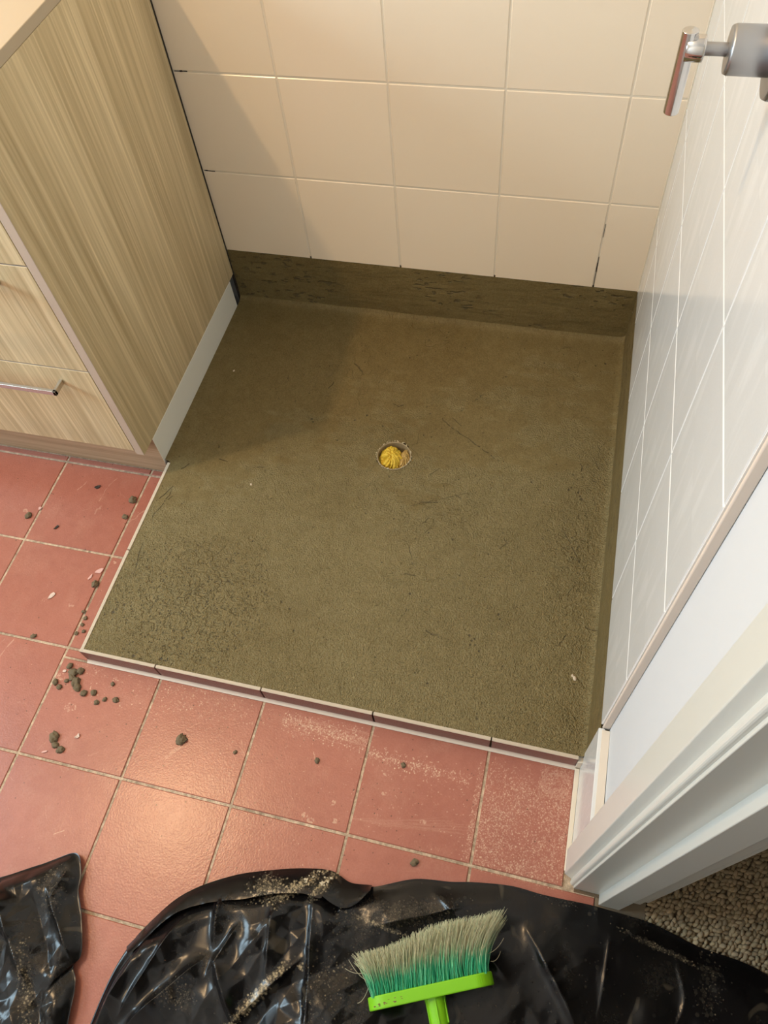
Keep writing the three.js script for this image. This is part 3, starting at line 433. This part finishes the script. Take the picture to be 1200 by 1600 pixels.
// ------------------------------------------------------------------ black plastic sheets
const bagMap = (() => {
  const N = 1536, X0 = -1.0, X1 = 0.5, Z0 = 1.1, Z1 = 1.75, H = 768, D = new Float32Array(N * H), r = rng(303), mpp = (X1 - X0) / N, mz = (Z1 - Z0) / H;
  const dot = (x, z, R, a) => { const cx = (x - X0) / mpp, cy = (z - Z0) / mz, n = Math.ceil(R / mz + 1); for (let j = -n; j <= n; j++) for (let i = -n; i <= n; i++) { const A = Math.round(cx) + i, B = Math.round(cy) + j; if (A < 0 || B < 0 || A >= N || B >= H) continue; const d = Math.hypot((A - cx) * mpp, (B - cy) * mz); const v = a * clamp((R - d) / mz + 0.5); if (v > 0) D[B * N + A] = Math.max(D[B * N + A], v); } };
  const cloud = (x, z, sx, sz, rot, n, lo, hi, a) => { for (let k = 0; k < n * 0.5; k++) { const p = (r() + r() + r() - 1.5) * sx * 0.9, q = (r() + r() + r() - 1.5) * sz * 0.9; dot(x + p * Math.cos(rot) - q * Math.sin(rot), z + p * Math.sin(rot) + q * Math.cos(rot), 0.001 + 0.002 * r(), a * 0.28 * r()); } for (let k = 0; k < n; k++) { const p = (r() + r() + r() - 1.5) * sx, q = (r() + r() + r() - 1.5) * sz; dot(x + p * Math.cos(rot) - q * Math.sin(rot), z + p * Math.sin(rot) + q * Math.cos(rot), mix(lo, hi, Math.pow(r(), 2.5)), a * (0.4 + 0.6 * r())); } };
  cloud(-0.444, 1.232, 0.03, 0.02, 0, 500, 0.0004, 0.0018, 0.8); cloud(-0.395, 1.212, 0.045, 0.008, -0.8, 420, 0.0004, 0.002, 0.95); cloud(-0.362, 1.205, 0.03, 0.008, -1, 300, 0.0004, 0.0018, 0.9);
  cloud(-0.415, 1.365, 0.05, 0.007, -1.0, 520, 0.0004, 0.002, 0.95); cloud(-0.25, 1.222, 0.09, 0.018, -0.35, 1500, 0.0003, 0.0012, 0.45); cloud(-0.78, 1.31, 0.04, 0.02, 1.2, 260, 0.0003, 0.001, 0.7); cloud(-0.757, 1.44, 0.06, 0.01, 1, 380, 0.0003, 0.0014, 0.8);
  cloud(-0.53, 1.395, 0.03, 0.02, 0, 220, 0.0003, 0.0012, 0.6); cloud(-0.32, 1.335, 0.04, 0.05, 0, 260, 0.0003, 0.0012, 0.7); cloud(0.15, 1.175, 0.07, 0.004, 0.2, 200, 0.0003, 0.0011, 0.85); cloud(0.0, 1.138, 0.05, 0.012, 0, 90, 0.0003, 0.0008, 0.7); cloud(0.21, 1.21, 0.02, 0.05, 0, 150, 0.0003, 0.001, 0.7); cloud(-0.1, 1.24, 0.5, 0.12, 0, 420, 0.0003, 0.0008, 0.5); cloud(-0.5, 1.32, 0.25, 0.12, 0, 300, 0.0003, 0.0008, 0.5);
  cloud(-0.365, 1.318, 0.004, 0.004, 0, 30, 0.0008, 0.002, 0.9); cloud(-0.26, 1.24, 0.06, 0.003, 0.1, 160, 0.0005, 0.0015, 0.8);
  return tex(N, H, (i, j) => { const x = X0 + i * mpp, z = Z0 + j * mz; const film = smooth(0.5, 0.85, fbm(x * 14, z * 14, 4, 310)) * 0.14 * vnoise(x * 600, z * 600, 311); const sc = smooth(0.965, 0.985, 1 - Math.abs(fbm(x * 10 + 3, z * 10, 3, 312) - 0.5)) * smooth(0.6, 0.8, vnoise(x * 40, z * 40, 313)) * 0.25; const a = Math.max(D[j * N + i], film, sc); const b = [0.06, 0.058, 0.06], d = [0.74, 0.67, 0.53]; return b.map((c, q) => mix(c, d[q], a)); }, true, true);
})();
const BAG = phys({ map: bagMap, roughness: 0.24, side: THREE.DoubleSide, specularIntensity: 0.7 });
function facet(x, z, sd) { // piecewise flat noise: triangles with random corner heights
  const xi = Math.floor(x), zi = Math.floor(z), fx = x - xi, fz = z - zi, h = (i, j) => hash2(xi + i, zi + j, sd);
  if ((xi + zi) & 1) return fx + fz < 1 ? h(0, 0) + (h(1, 0) - h(0, 0)) * fx + (h(0, 1) - h(0, 0)) * fz : h(1, 1) + (h(0, 1) - h(1, 1)) * (1 - fx) + (h(1, 0) - h(1, 1)) * (1 - fz);
  return fx > fz ? h(0, 0) + (h(1, 0) - h(0, 0)) * fx + (h(1, 1) - h(1, 0)) * fz : h(0, 0) + (h(1, 1) - h(0, 1)) * fx + (h(0, 1) - h(0, 0)) * fz;
}
function crumple(x, z) { // flat facets meeting in sharp creases, drawn out along the pull of the film
  const wx = x + 0.03 * (fbm(x * 9, z * 9, 2, 400) - 0.5), wz = z + 0.03 * (fbm(x * 9, z * 9, 2, 401) - 0.5);
  const a = facet(wx * 13 + wz * 6, wz * 7 - wx * 4, 402), b = facet(wx * 24 - wz * 21, wz * 16 + wx * 15, 403), c = facet(wx * 62 + wz * 24, wz * 52 - wx * 20, 404);
  return 0.5 * a + 0.34 * b * (0.4 + vnoise(x * 8, z * 8, 405)) + 0.12 * c * smooth(0.3, 0.65, vnoise(x * 12, z * 12, 406));
}
const ridge = (x, z, x0, z0, x1, z1, w, a) => { const dx = x1 - x0, dz = z1 - z0, L2 = dx * dx + dz * dz, t = clamp(((x - x0) * dx + (z - z0) * dz) / L2), d = Math.hypot(x - x0 - t * dx, z - z0 - t * dz); const side = ((x - x0) * dz - (z - z0) * dx) > 0 ? 1.7 : 0.55; return a * Math.exp(-d / (w * side)) * smooth(0, 0.3, t) * smooth(1, 0.65, t) * (0.75 + 0.5 * vnoise(x * 55, z * 55, 350)); };
function sheet(edge, inner, nu, nv, hf) {
  const ec = new THREE.CatmullRomCurve3(edge.map(p => new THREE.Vector3(p[0], 0, p[1])), false, 'centripetal'), ic = new THREE.CatmullRomCurve3(inner.map(p => new THREE.Vector3(p[0], 0, p[1])), false, 'centripetal');
  const P = [], U = [], I = [];
  for (let i = 0; i <= nu; i++) { const s = i / nu, a = ec.getPoint(s), b = ic.getPoint(s); for (let j = 0; j <= nv; j++) { const t = Math.pow(j / nv, 1.15), x = mix(a.x, b.x, t), z = mix(a.z, b.z, t), d = Math.hypot(x - a.x, z - a.z); P.push(x, hf(x, z, d, s, t), z); U.push((x + 1.0) / 1.5, (z - 1.1) / 0.65); } }
  for (let i = 0; i < nu; i++) for (let j = 0; j < nv; j++) { const a = i * (nv + 1) + j, b = a + nv + 1; I.push(a, a + 1, b, b, a + 1, b + 1); }
  const g = new THREE.BufferGeometry(); g.setAttribute('position', new THREE.Float32BufferAttribute(P, 3)); g.setAttribute('uv', new THREE.Float32BufferAttribute(U, 2)); g.setIndex(I); g.computeVertexNormals(); return g;
}
const BRUSHAREA = (x, z) => Math.exp(-(((x + 0.17) / 0.16) ** 2 + ((z - 1.27) / 0.1) ** 2) * 1.3);
const edgeBig = [[-0.645, 1.62], [-0.652, 1.47], [-0.637, 1.358], [-0.583, 1.276], [-0.513, 1.229], [-0.45, 1.205], [-0.396, 1.190], [-0.355, 1.185], [-0.325, 1.194], [-0.29, 1.19], [-0.226, 1.164], [-0.17, 1.155], [-0.138, 1.148], [-0.08, 1.14], [-0.032, 1.141], [0.04, 1.139], [0.09, 1.1405], [0.13, 1.143], [0.193, 1.157], [0.289, 1.171], [0.42, 1.25]];
const innerBig = [[-0.6, 1.66], [-0.56, 1.66], [-0.5, 1.66], [-0.3, 1.66], [-0.1, 1.66], [0.1, 1.66], [0.46, 1.66]];
function bigH(x, z, d) {
  const cl = mix(1, 0.30, smooth(-0.36, -0.16, x)), pad = BRUSHAREA(x, z);
  let h = 0.002 + 0.006 * smooth(0, 0.03, d) + 0.003 * vnoise(x * 30, z * 30, 351) + cl * 0.044 * crumple(x, z) * smooth(x < -0.33 ? 0.024 : 0, 0.06, d) * (1 - 0.8 * pad);
  const rm = smooth(0.0, 0.05, d);
  h += rm * ( ridge(x, z, -0.375, 1.215, -0.33, 1.42, 0.006, 0.010) + ridge(x, z, -0.52, 1.235, -0.5, 1.33, 0.008, 0.02) + ridge(x, z, -0.5, 1.33, -0.6, 1.46, 0.012, 0.018) + ridge(x, z, -0.5, 1.33, -0.43, 1.42, 0.007, 0.018) + ridge(x, z, -0.47, 1.28, -0.5, 1.37, 0.006, 0.014) + ridge(x, z, -0.43, 1.24, -0.41, 1.35, 0.01, 0.012) + ridge(x, z, -0.56, 1.29, -0.61, 1.45, 0.007, 0.014) + ridge(x, z, -0.595, 1.3, -0.635, 1.45, 0.006, 0.012) + ridge(x, z, -0.45, 1.42, -0.36, 1.3, 0.01, 0.014));
  h += ridge(x, z, -0.29, 1.25, -0.12, 1.175, 0.008, 0.006) + ridge(x, z, -0.2, 1.17, -0.06, 1.27, 0.009, 0.008) + ridge(x, z, -0.06, 1.18, 0.05, 1.32, 0.012, 0.012) + ridge(x, z, 0.07, 1.155, 0.06, 1.3, 0.003, 0.002) + ridge(x, z, 0.075, 1.16, 0.2, 1.18, 0.003, 0.002) + ridge(x + 0.006 * Math.sin(z * 60), z, 0.17, 1.17, 0.17, 1.3, 0.003, 0.003);
  return h;
}
{
  const g = group('plastic_sheet'); tag(g, 'crumpled black plastic bag sheet under the green broom head', 'plastic sheet');
  mesh('film', sheet(edgeBig, innerBig, 520, 210, bigH), BAG, g);
  // rolled-over hem along its curved left edge
  const he = edgeBig.slice(2, 10), c = new THREE.CatmullRomCurve3(he.map(p => new THREE.Vector3(p[0], 0, p[1])), false, 'centripetal'), P = [], U = [], I = [], NU = 220, NV = 16;
  for (let i = 0; i <= NU; i++) { const s = i / NU, a = c.getPoint(s), t = c.getTangent(s), n = new THREE.Vector3(-t.z, 0, t.x); if (n.z < 0) n.negate(); const w = mix(0.012, 0.036, smooth(0, 0.35, s)) * (1 + 0.25 * (vnoise(s * 9, 3, 340) - 0.5)) * smooth(1.05, 0.85, s) + 0.004; for (let j = 0; j <= NV; j++) { const v = j / NV, x = a.x + n.x * (w * v - 0.002), z = a.z + n.z * (w * v - 0.002); const low = bigH(x, z, Math.max(0, w * v)); P.push(x, Math.max(low + 0.0012, mix(0.005, 0.017 + 0.010 * smooth(0.1, 0.5, s) * smooth(1, 0.75, s), Math.sin(v * 1.6)) + 0.01 * crumple(x + 3, z * 1.2) * v + 0.004 * (fbm(x * 50, z * 50, 2, 341) - 0.5) * v), z); U.push((x + 1.0) / 1.5, (z - 1.1) / 0.65); } }
  for (let i = 0; i < NU; i++) for (let j = 0; j < NV; j++) { const a = i * (NV + 1) + j, b = a + NV + 1; I.push(a, a + 1, b, b, a + 1, b + 1); }
  const hg = new THREE.BufferGeometry(); hg.setAttribute('position', new THREE.Float32BufferAttribute(P, 3)); hg.setAttribute('uv', new THREE.Float32BufferAttribute(U, 2)); hg.setIndex(I); hg.computeVertexNormals(); mesh('folded_hem', hg, BAG, g);
  // lumps of dried plaster lying in its folds belong to what nobody would count
  const r = rng(71), L = []; const lump = (x, z, s) => { const q = new THREE.IcosahedronGeometry(s, 1); q.scale(1, 0.5, 0.8); q.rotateY(r() * 6); q.translate(x, bigH(x, z, 0.03) + s * 0.3 + (x < -0.34 && z < 1.25 ? 0.012 : 0), z); L.push(q); };
  for (const [x, z, sx, sz, rot, n] of [[-0.395, 1.212, 0.04, 0.006, -0.8, 26], [-0.362, 1.205, 0.02, 0.006, -1, 14], [-0.415, 1.365, 0.04, 0.006, -1.0, 28], [-0.26, 1.24, 0.04, 0.003, 0.1, 12]]) for (let k = 0; k < n; k++) { const p = (r() + r() - 1) * sx, q = (r() + r() - 1) * sz; lump(x + p * Math.cos(rot) - q * Math.sin(rot), z + p * Math.sin(rot) + q * Math.cos(rot), 0.0008 + 0.0016 * r()); }
  const lm = mesh('plaster_crumbs', mergeGeometries(L), std({ color: lin(0.55, 0.47, 0.33), roughness: 1 }), g); lm.userData.kind = 'stuff';
}
{
  const g = group('plastic_sheet'); tag(g, 'torn black plastic piece at the left on bare red tiles', 'plastic sheet');
  const edge = [[-0.672, 1.62], [-0.680, 1.475], [-0.694, 1.415], [-0.706, 1.40], [-0.700, 1.385], [-0.722, 1.335], [-0.744, 1.302], [-0.752, 1.276], [-0.772, 1.253], [-0.83, 1.283], [-0.886, 1.315], [-0.98, 1.35], [-1.02, 1.45]];
  const inner = [[-0.72, 1.64], [-0.78, 1.6], [-0.82, 1.55], [-0.86, 1.5], [-0.92, 1.5], [-0.98, 1.52]];
  const H = (x, z, d) => { const right = smooth(-0.80, -0.72, x + (z - 1.3) * -0.35); return 0.002 + right * (0.011 + 0.004 * vnoise(x * 40, z * 40, 352)) + 0.005 * smooth(0, 0.02, d) + 0.042 * crumple(x + 5, z) * smooth(0, 0.05, d) + ridge(x, z, -0.885, 1.31, -0.745, 1.45, 0.014, 0.028) + ridge(x, z, -0.8, 1.3, -0.7, 1.4, 0.007, 0.010) - ridge(x, z, -0.82, 1.31, -0.715, 1.43, 0.012, 0.006) + ridge(x, z, -0.77, 1.28, -0.775, 1.33, 0.006, 0.008); };
  mesh('film', sheet(edge, inner, 380, 130, H), BAG, g);
}

// ------------------------------------------------------------------ broom head
{
  const a = Math.atan2(0.07, 0.157); // long axis turned towards the back right
  const b = group('broom_head', [-0.172, 0.012, 1.304]); b.rotation.y = a; tag(b, 'green broom head with dusty bristles lying on black plastic', 'broom head');
  const GREEN = phys({ color: lin(0.22, 0.60, 0.012), roughness: 0.35 });
  // local: x along the block, -z where the bristles point, y up (block lies on its long side)
  const sh = new THREE.Shape(), L = 0.0885, R = 0.024; sh.absarc(-L + R, R, R, Math.PI / 2, Math.PI * 1.5); sh.absarc(L - R, R, R, -Math.PI / 2, Math.PI / 2); sh.closePath();
  const bg = new THREE.ExtrudeGeometry(sh, { depth: 0.0135, bevelEnabled: true, bevelSize: 0.0018, bevelThickness: 0.0018, bevelSegments: 2, curveSegments: 14 }); bg.translate(0, 0, -0.007);
  mesh('block', bg, GREEN, b);
  const so = new THREE.LatheGeometry([[0.0155, 0], [0.0145, 0.012], [0.0135, 0.034], [0.0128, 0.035], [0.0095, 0.035], [0.0095, 0.012]].map(p => new THREE.Vector2(...p)), 32); so.rotateX(Math.PI / 2); so.translate(0.004, 0.026, 0.007);
  mesh('handle_socket', so, GREEN, b);
  const ribs = []; for (let k = 0; k < 6; k++) { const t = k / 6 * 6.283, q = rbox(-0.0009, 0.0009, -0.0015, 0.0015, 0.008, 0.04, 0.0006, 1); q.translate(0, 0.0143, 0); q.rotateZ(t); q.translate(0.004, 0.026, 0); ribs.push(q); }
  mesh('socket_rib', mergeGeometries(ribs), GREEN, b);
  // dried mud on the block edge
  const r = rng(404), mud = []; for (let k = 0; k < 34; k++) { const q = new THREE.IcosahedronGeometry(0.0008 + 0.0014 * r(), 0); q.scale(1.4, 0.35, 0.8); q.translate(-0.055 + 0.03 * (r() + r() - 1), 0.0493, 0.001 + 0.006 * (r() - 0.5)); mud.push(q); }
  const mm = mesh('mud', mergeGeometries(mud), std({ color: lin(0.2, 0.13, 0.06), roughness: 1 }), b); mm.userData.kind = 'stuff';
  // bristles: flared tufts, green at the root, caked with pale dust at the tips
  const P = [], N = [], C = [], I = []; const cG = [lin(0.015, 0.36, 0.17), lin(0.04, 0.52, 0.27), lin(0.16, 0.66, 0.36)], dust = lin(0.78, 0.70, 0.46), grey = lin(0.45, 0.58, 0.28);
  const SEG = 6, SIDE = 3, tufts = [];
  for (let i = 0; i < 25; i++) for (let j = 0; j < 5; j++) tufts.push([mix(-0.080, 0.080, i / 24) + (j % 2) * 0.0035, mix(0.006, 0.042, j / 4)]);
  let base = 0;
  for (const [tx, ty] of tufts) for (let k = 0; k < 46; k++) {
    const u = tx / 0.080, v = (ty - 0.024) / 0.018, an = r() * 6.283, rr = 0.0028 * Math.sqrt(r());
    const x0 = tx + rr * Math.cos(an), y0 = ty + rr * Math.sin(an);
    const len = (0.066 + 0.009 * u) * (0.8 + 0.26 * r()) * (1 + 0.05 * Math.sin(u * 4 + 1)) , curl = (r() - 0.5) * 0.016;
    // worn: bristles bend outwards, to the right at the right end, and the upper rows fan upwards
    const dx = 0.014 * u + 0.010 + 0.010 * Math.sign(u) * Math.pow(Math.abs(u), 3) + rr * Math.cos(an) * 2.6 + (r() - 0.5) * 0.008, dy = 0.011 * v + 0.004 + rr * Math.sin(an) * 2.6 + (r() - 0.5) * 0.012;
    const g0 = cG[Math.floor(r() * 3)], dustAt = 0.62 - 0.06 * u + (r() - 0.5) * 0.34 - 0.10 * v, mixA = 0.65 + 0.35 * r(), th = 0.00042;
    for (let s = 0; s <= SEG; s++) {
      const t = s / SEG, q = t * t, x = x0 + dx * q + curl * Math.sin(t * 3.1) * 0.35 + (u > 0.3 ? 0.0 : 0.002 * q * (1 - u)), y = Math.max(y0 + dy * q + curl * 0.3 * Math.sin(t * 4 + an), 0.0012), z = -0.0065 - len * t;
      const dd = smooth(dustAt - 0.14, dustAt + 0.14, t) * mixA, col = g0.clone().lerp(grey, smooth(0.35, 0.7, t) * 0.35).lerp(dust, dd);
      for (let e = 0; e < SIDE; e++) { const w = e / SIDE * 6.283 + an, rad = th * (1 - 0.4 * t); P.push(x + rad * Math.cos(w), y + rad * Math.sin(w), z); N.push(Math.cos(w), Math.sin(w), 0.1); C.push(col.r, col.g, col.b); }
    }
    for (let s = 0; s < SEG; s++) for (let e = 0; e < SIDE; e++) { const p = base + s * SIDE + e, q = base + s * SIDE + (e + 1) % SIDE; I.push(p, p + SIDE, q, q, p + SIDE, q + SIDE); }
    base += (SEG + 1) * SIDE;
  }
  const hg = new THREE.BufferGeometry(); hg.setAttribute('position', new THREE.Float32BufferAttribute(P, 3)); hg.setAttribute('normal', new THREE.Float32BufferAttribute(N, 3)); hg.setAttribute('color', new THREE.Float32BufferAttribute(C, 3)); hg.setIndex(I);
  const hm = mesh('bristles', hg, std({ vertexColors: true, roughness: 0.6, side: THREE.DoubleSide }), b); hm.userData.kind = 'stuff';
  // a few stray bristles
  const stMat = std({ color: lin(0.45, 0.42, 0.3), roughness: 0.8 }); for (const [x, y, z, x2, y2, z2] of [[-0.088, 0.03, -0.03, -0.11, 0.02, -0.06], [-0.086, 0.03, -0.04, -0.116, 0.03, -0.05], [-0.088, 0.02, -0.02, -0.106, 0.02, -0.005], [0.088, 0.035, -0.03, 0.118, 0.03, -0.045], [0.092, 0.03, -0.02, 0.11, 0.015, -0.03]]) { const cv = new THREE.QuadraticBezierCurve3(new THREE.Vector3(x, y, z), new THREE.Vector3((x + x2) / 2, Math.max(y, y2) + 0.004, (z + z2) / 2 + 0.008), new THREE.Vector3(x2, y2, z2)); mesh('stray_bristle', new THREE.TubeGeometry(cv, 10, 0.0004, 4), stMat, b); }
}

// ------------------------------------------------------------------ crumbs of mortar and chips on the tiles
{
  const MORTAR = std({ color: lin(0.16, 0.125, 0.075), roughness: 0.95 }), CHIP = std({ color: lin(0.66, 0.52, 0.44), roughness: 0.85 }), PINK = std({ color: lin(0.68, 0.42, 0.37), roughness: 0.8 }), BLACK = std({ color: lin(0.03, 0.025, 0.02), roughness: 0.8 });
  const lump = (s, seed, fx, fy, fz) => { const g = mergeVertices(new THREE.IcosahedronGeometry(s, 3).deleteAttribute('uv').deleteAttribute('normal')), p = g.attributes.position; for (let i = 0; i < p.count; i++) { const v = new THREE.Vector3().fromBufferAttribute(p, i), n = v.clone().normalize(), k = 0.42 + 1.1 * fbm(n.x * 2.4 + n.y * 2 + seed, n.z * 2.4 - n.y * 1.5 + seed, 4, seed); p.setXYZ(i, v.x * k * fx, Math.max(v.y * k * fy, -s * 0.3 * fy), v.z * k * fz); } g.computeVertexNormals(); return g; };
  const L = (x, z, s, seed, fx, fy, fz, mat, name, label, cat, grp) => { const m = mesh(name, lump(s, seed, fx, fy, fz), mat); m.position.set(x, s * 0.29 * fy + 0.0004, z); m.rotation.y = seed; tag(m, label, cat, grp); };
  const lumps = [
    [-0.674, 1.04, 0.0095, 1, 'single dark mortar lump alone on the tile in front of the kerb'],
    [-0.967, 0.586, 0.0085, 2, 'rounded mortar lump on the joint just in front of the cabinet corner'],
    [-0.966, 0.629, 0.006, 3, 'small mortar lump second from the cabinet corner along the joint'],
    [-1.177, 0.666, 0.007, 4, 'mortar lump with pale halo on the leftmost tile before the cabinet'],
    [-0.902, 1.086, 0.009, 5, 'upper mortar lump of the pair beside the curled pale chip'],
    [-0.894, 1.098, 0.006, 6, 'lower mortar lump of the pair beside the curled pale chip'],
    [-0.881, 1.104, 0.0065, 7, 'smooth mortar pebble right below the mortar pair'],
    [-0.962, 0.788, 0.007, 8, 'mortar lump on the joint right under the pink shell chip'],
    [-0.821, 0.999, 0.0055, 9, 'flat mortar pebble to the right of the crumb pile at the kerb corner'],
    [-0.233, 1.141, 0.0058, 10, 'mortar pebble just behind the black plastic edge'],
    [-0.429, 1.023, 0.0048, 11, 'mortar crumb on the middle front tile under a dust smear'],
    [-0.283, 0.998, 0.0046, 12, 'mortar crumb in the white dust streak near the kerb'],
    [-1.033, 0.916, 0.005, 13, 'mortar crumb lying on the grout line left of the kerb corner'],
    [-0.573, 1.04, 0.0032, 14, 'tiny mortar crumb right of the single dark lump'],
  ];
  for (const [x, z, s, k, l] of lumps) L(x, z, s, k, 1.1, 0.75, 0.9, MORTAR, 'mortar_lump', l, 'mortar lump', 'mortar lumps on the red tiles');
  const pile = [[-0.921, 0.967, 0.0085], [-0.935, 0.957, 0.0055], [-0.909, 0.983, 0.008], [-0.919, 0.977, 0.007], [-0.902, 0.992, 0.0075], [-0.885, 1.0, 0.006], [-0.867, 0.995, 0.0055], [-0.948, 0.992, 0.0055], [-0.936, 0.998, 0.005], [-0.854, 1.011, 0.0045], [-0.841, 1.002, 0.004], [-0.839, 0.972, 0.004], [-0.91, 0.962, 0.007], [-0.928, 0.985, 0.004]];
  const ord = ['first', 'second', 'third', 'fourth', 'fifth', 'sixth', 'seventh', 'eighth', 'ninth', 'tenth', 'eleventh', 'twelfth', 'thirteenth', 'fourteenth'];
  const across = (x, z) => new THREE.Vector3(x, 0.003, z).project(camera).x; pile.sort((p, q) => across(p[0], p[1]) - across(q[0], q[1]));
  pile.forEach(([x, z, s], k) => L(x, z, s, 30 + k, 1.1, 0.8, 0.95, MORTAR, 'mortar_crumb', 'mortar crumb, ' + ord[k] + ' from the left in the scattered pile at the kerb corner', 'mortar crumb', 'pile of mortar crumbs at the kerb corner'));
  [[-0.958, 0.848], [-0.948, 0.86], [-0.949, 0.874], [-0.94, 0.886], [-0.952, 0.893]].forEach(([x, z], k) => L(x, z, 0.0034, 60 + k, 1.2, 0.7, 1, MORTAR, 'mortar_crumb', 'small mortar crumb, ' + ord[k] + ' from the back on the narrow strip left of the screed', 'mortar crumb', 'mortar crumbs on the narrow strip'));
  // thin chips of tile glaze and paint
  const chip = (x, z, w, h, rot, bend, mat, label) => {
    const s = new THREE.Shape(), r = rng(Math.floor(w * 1e6)), n = 9; for (let k = 0; k < n; k++) { const t = k / n * 6.283, q = 0.75 + 0.5 * r(), X = Math.cos(t) * w / 2 * q, Y = Math.sin(t) * h / 2 * q; k ? s.lineTo(X, Y) : s.moveTo(X, Y); } s.closePath();
    const g = new THREE.ExtrudeGeometry(s, { depth: 0.0012, bevelEnabled: false }); g.rotateX(-Math.PI / 2); const p = g.attributes.position; for (let i = 0; i < p.count; i++) p.setY(i, p.getY(i) + bend * p.getX(i) * p.getX(i) / w + 0.0003); g.computeVertexNormals();
    const m = mesh('paint_chip', g, mat); m.position.set(x, 0.0004, z); m.rotation.y = rot; tag(m, label, 'chip');
  };
  chip(-1.038, 0.829, 0.016, 0.0085, 1.0, 0.4, CHIP, 'pale leaf shaped chip alone on the left tile');
  chip(-0.966, 0.759, 0.0185, 0.0095, 0.6, 0.5, PINK, 'pink shell shaped chip on the joint beside the screed');
  chip(-0.978, 0.776, 0.0135, 0.005, 1.3, 0.3, PINK, 'narrow pink chip just under the pink shell chip');
  chip(-1.16, 0.644, 0.0090, 0.007, 1.2, 0.2, PINK, 'small pink chip on the grout line below the cabinet');
  chip(-0.861, 1.075, 0.0095, 0.006, 1.2, 1.2, CHIP, 'curled pale chip beside the pair of mortar lumps');
  chip(-0.94, 0.968, 0.0082, 0.005, 0.4, 0.3, CHIP, 'white flake at the left of the mortar crumb pile');
  chip(-0.908, 1.113, 0.0105, 0.003, 0.5, 0.1, PINK, 'thin pink sliver under the smooth mortar pebble');
  chip(-1.058, 0.569, 0.0125, 0.007, 0.7, 0.4, BLACK, 'black flake on the tile in front of the kickboard');
  chip(-1.102, 0.681, 0.0115, 0.005, 1.1, 0.5, BLACK, 'black flake just above the left grout line');
}
renderer.render(scene, camera);
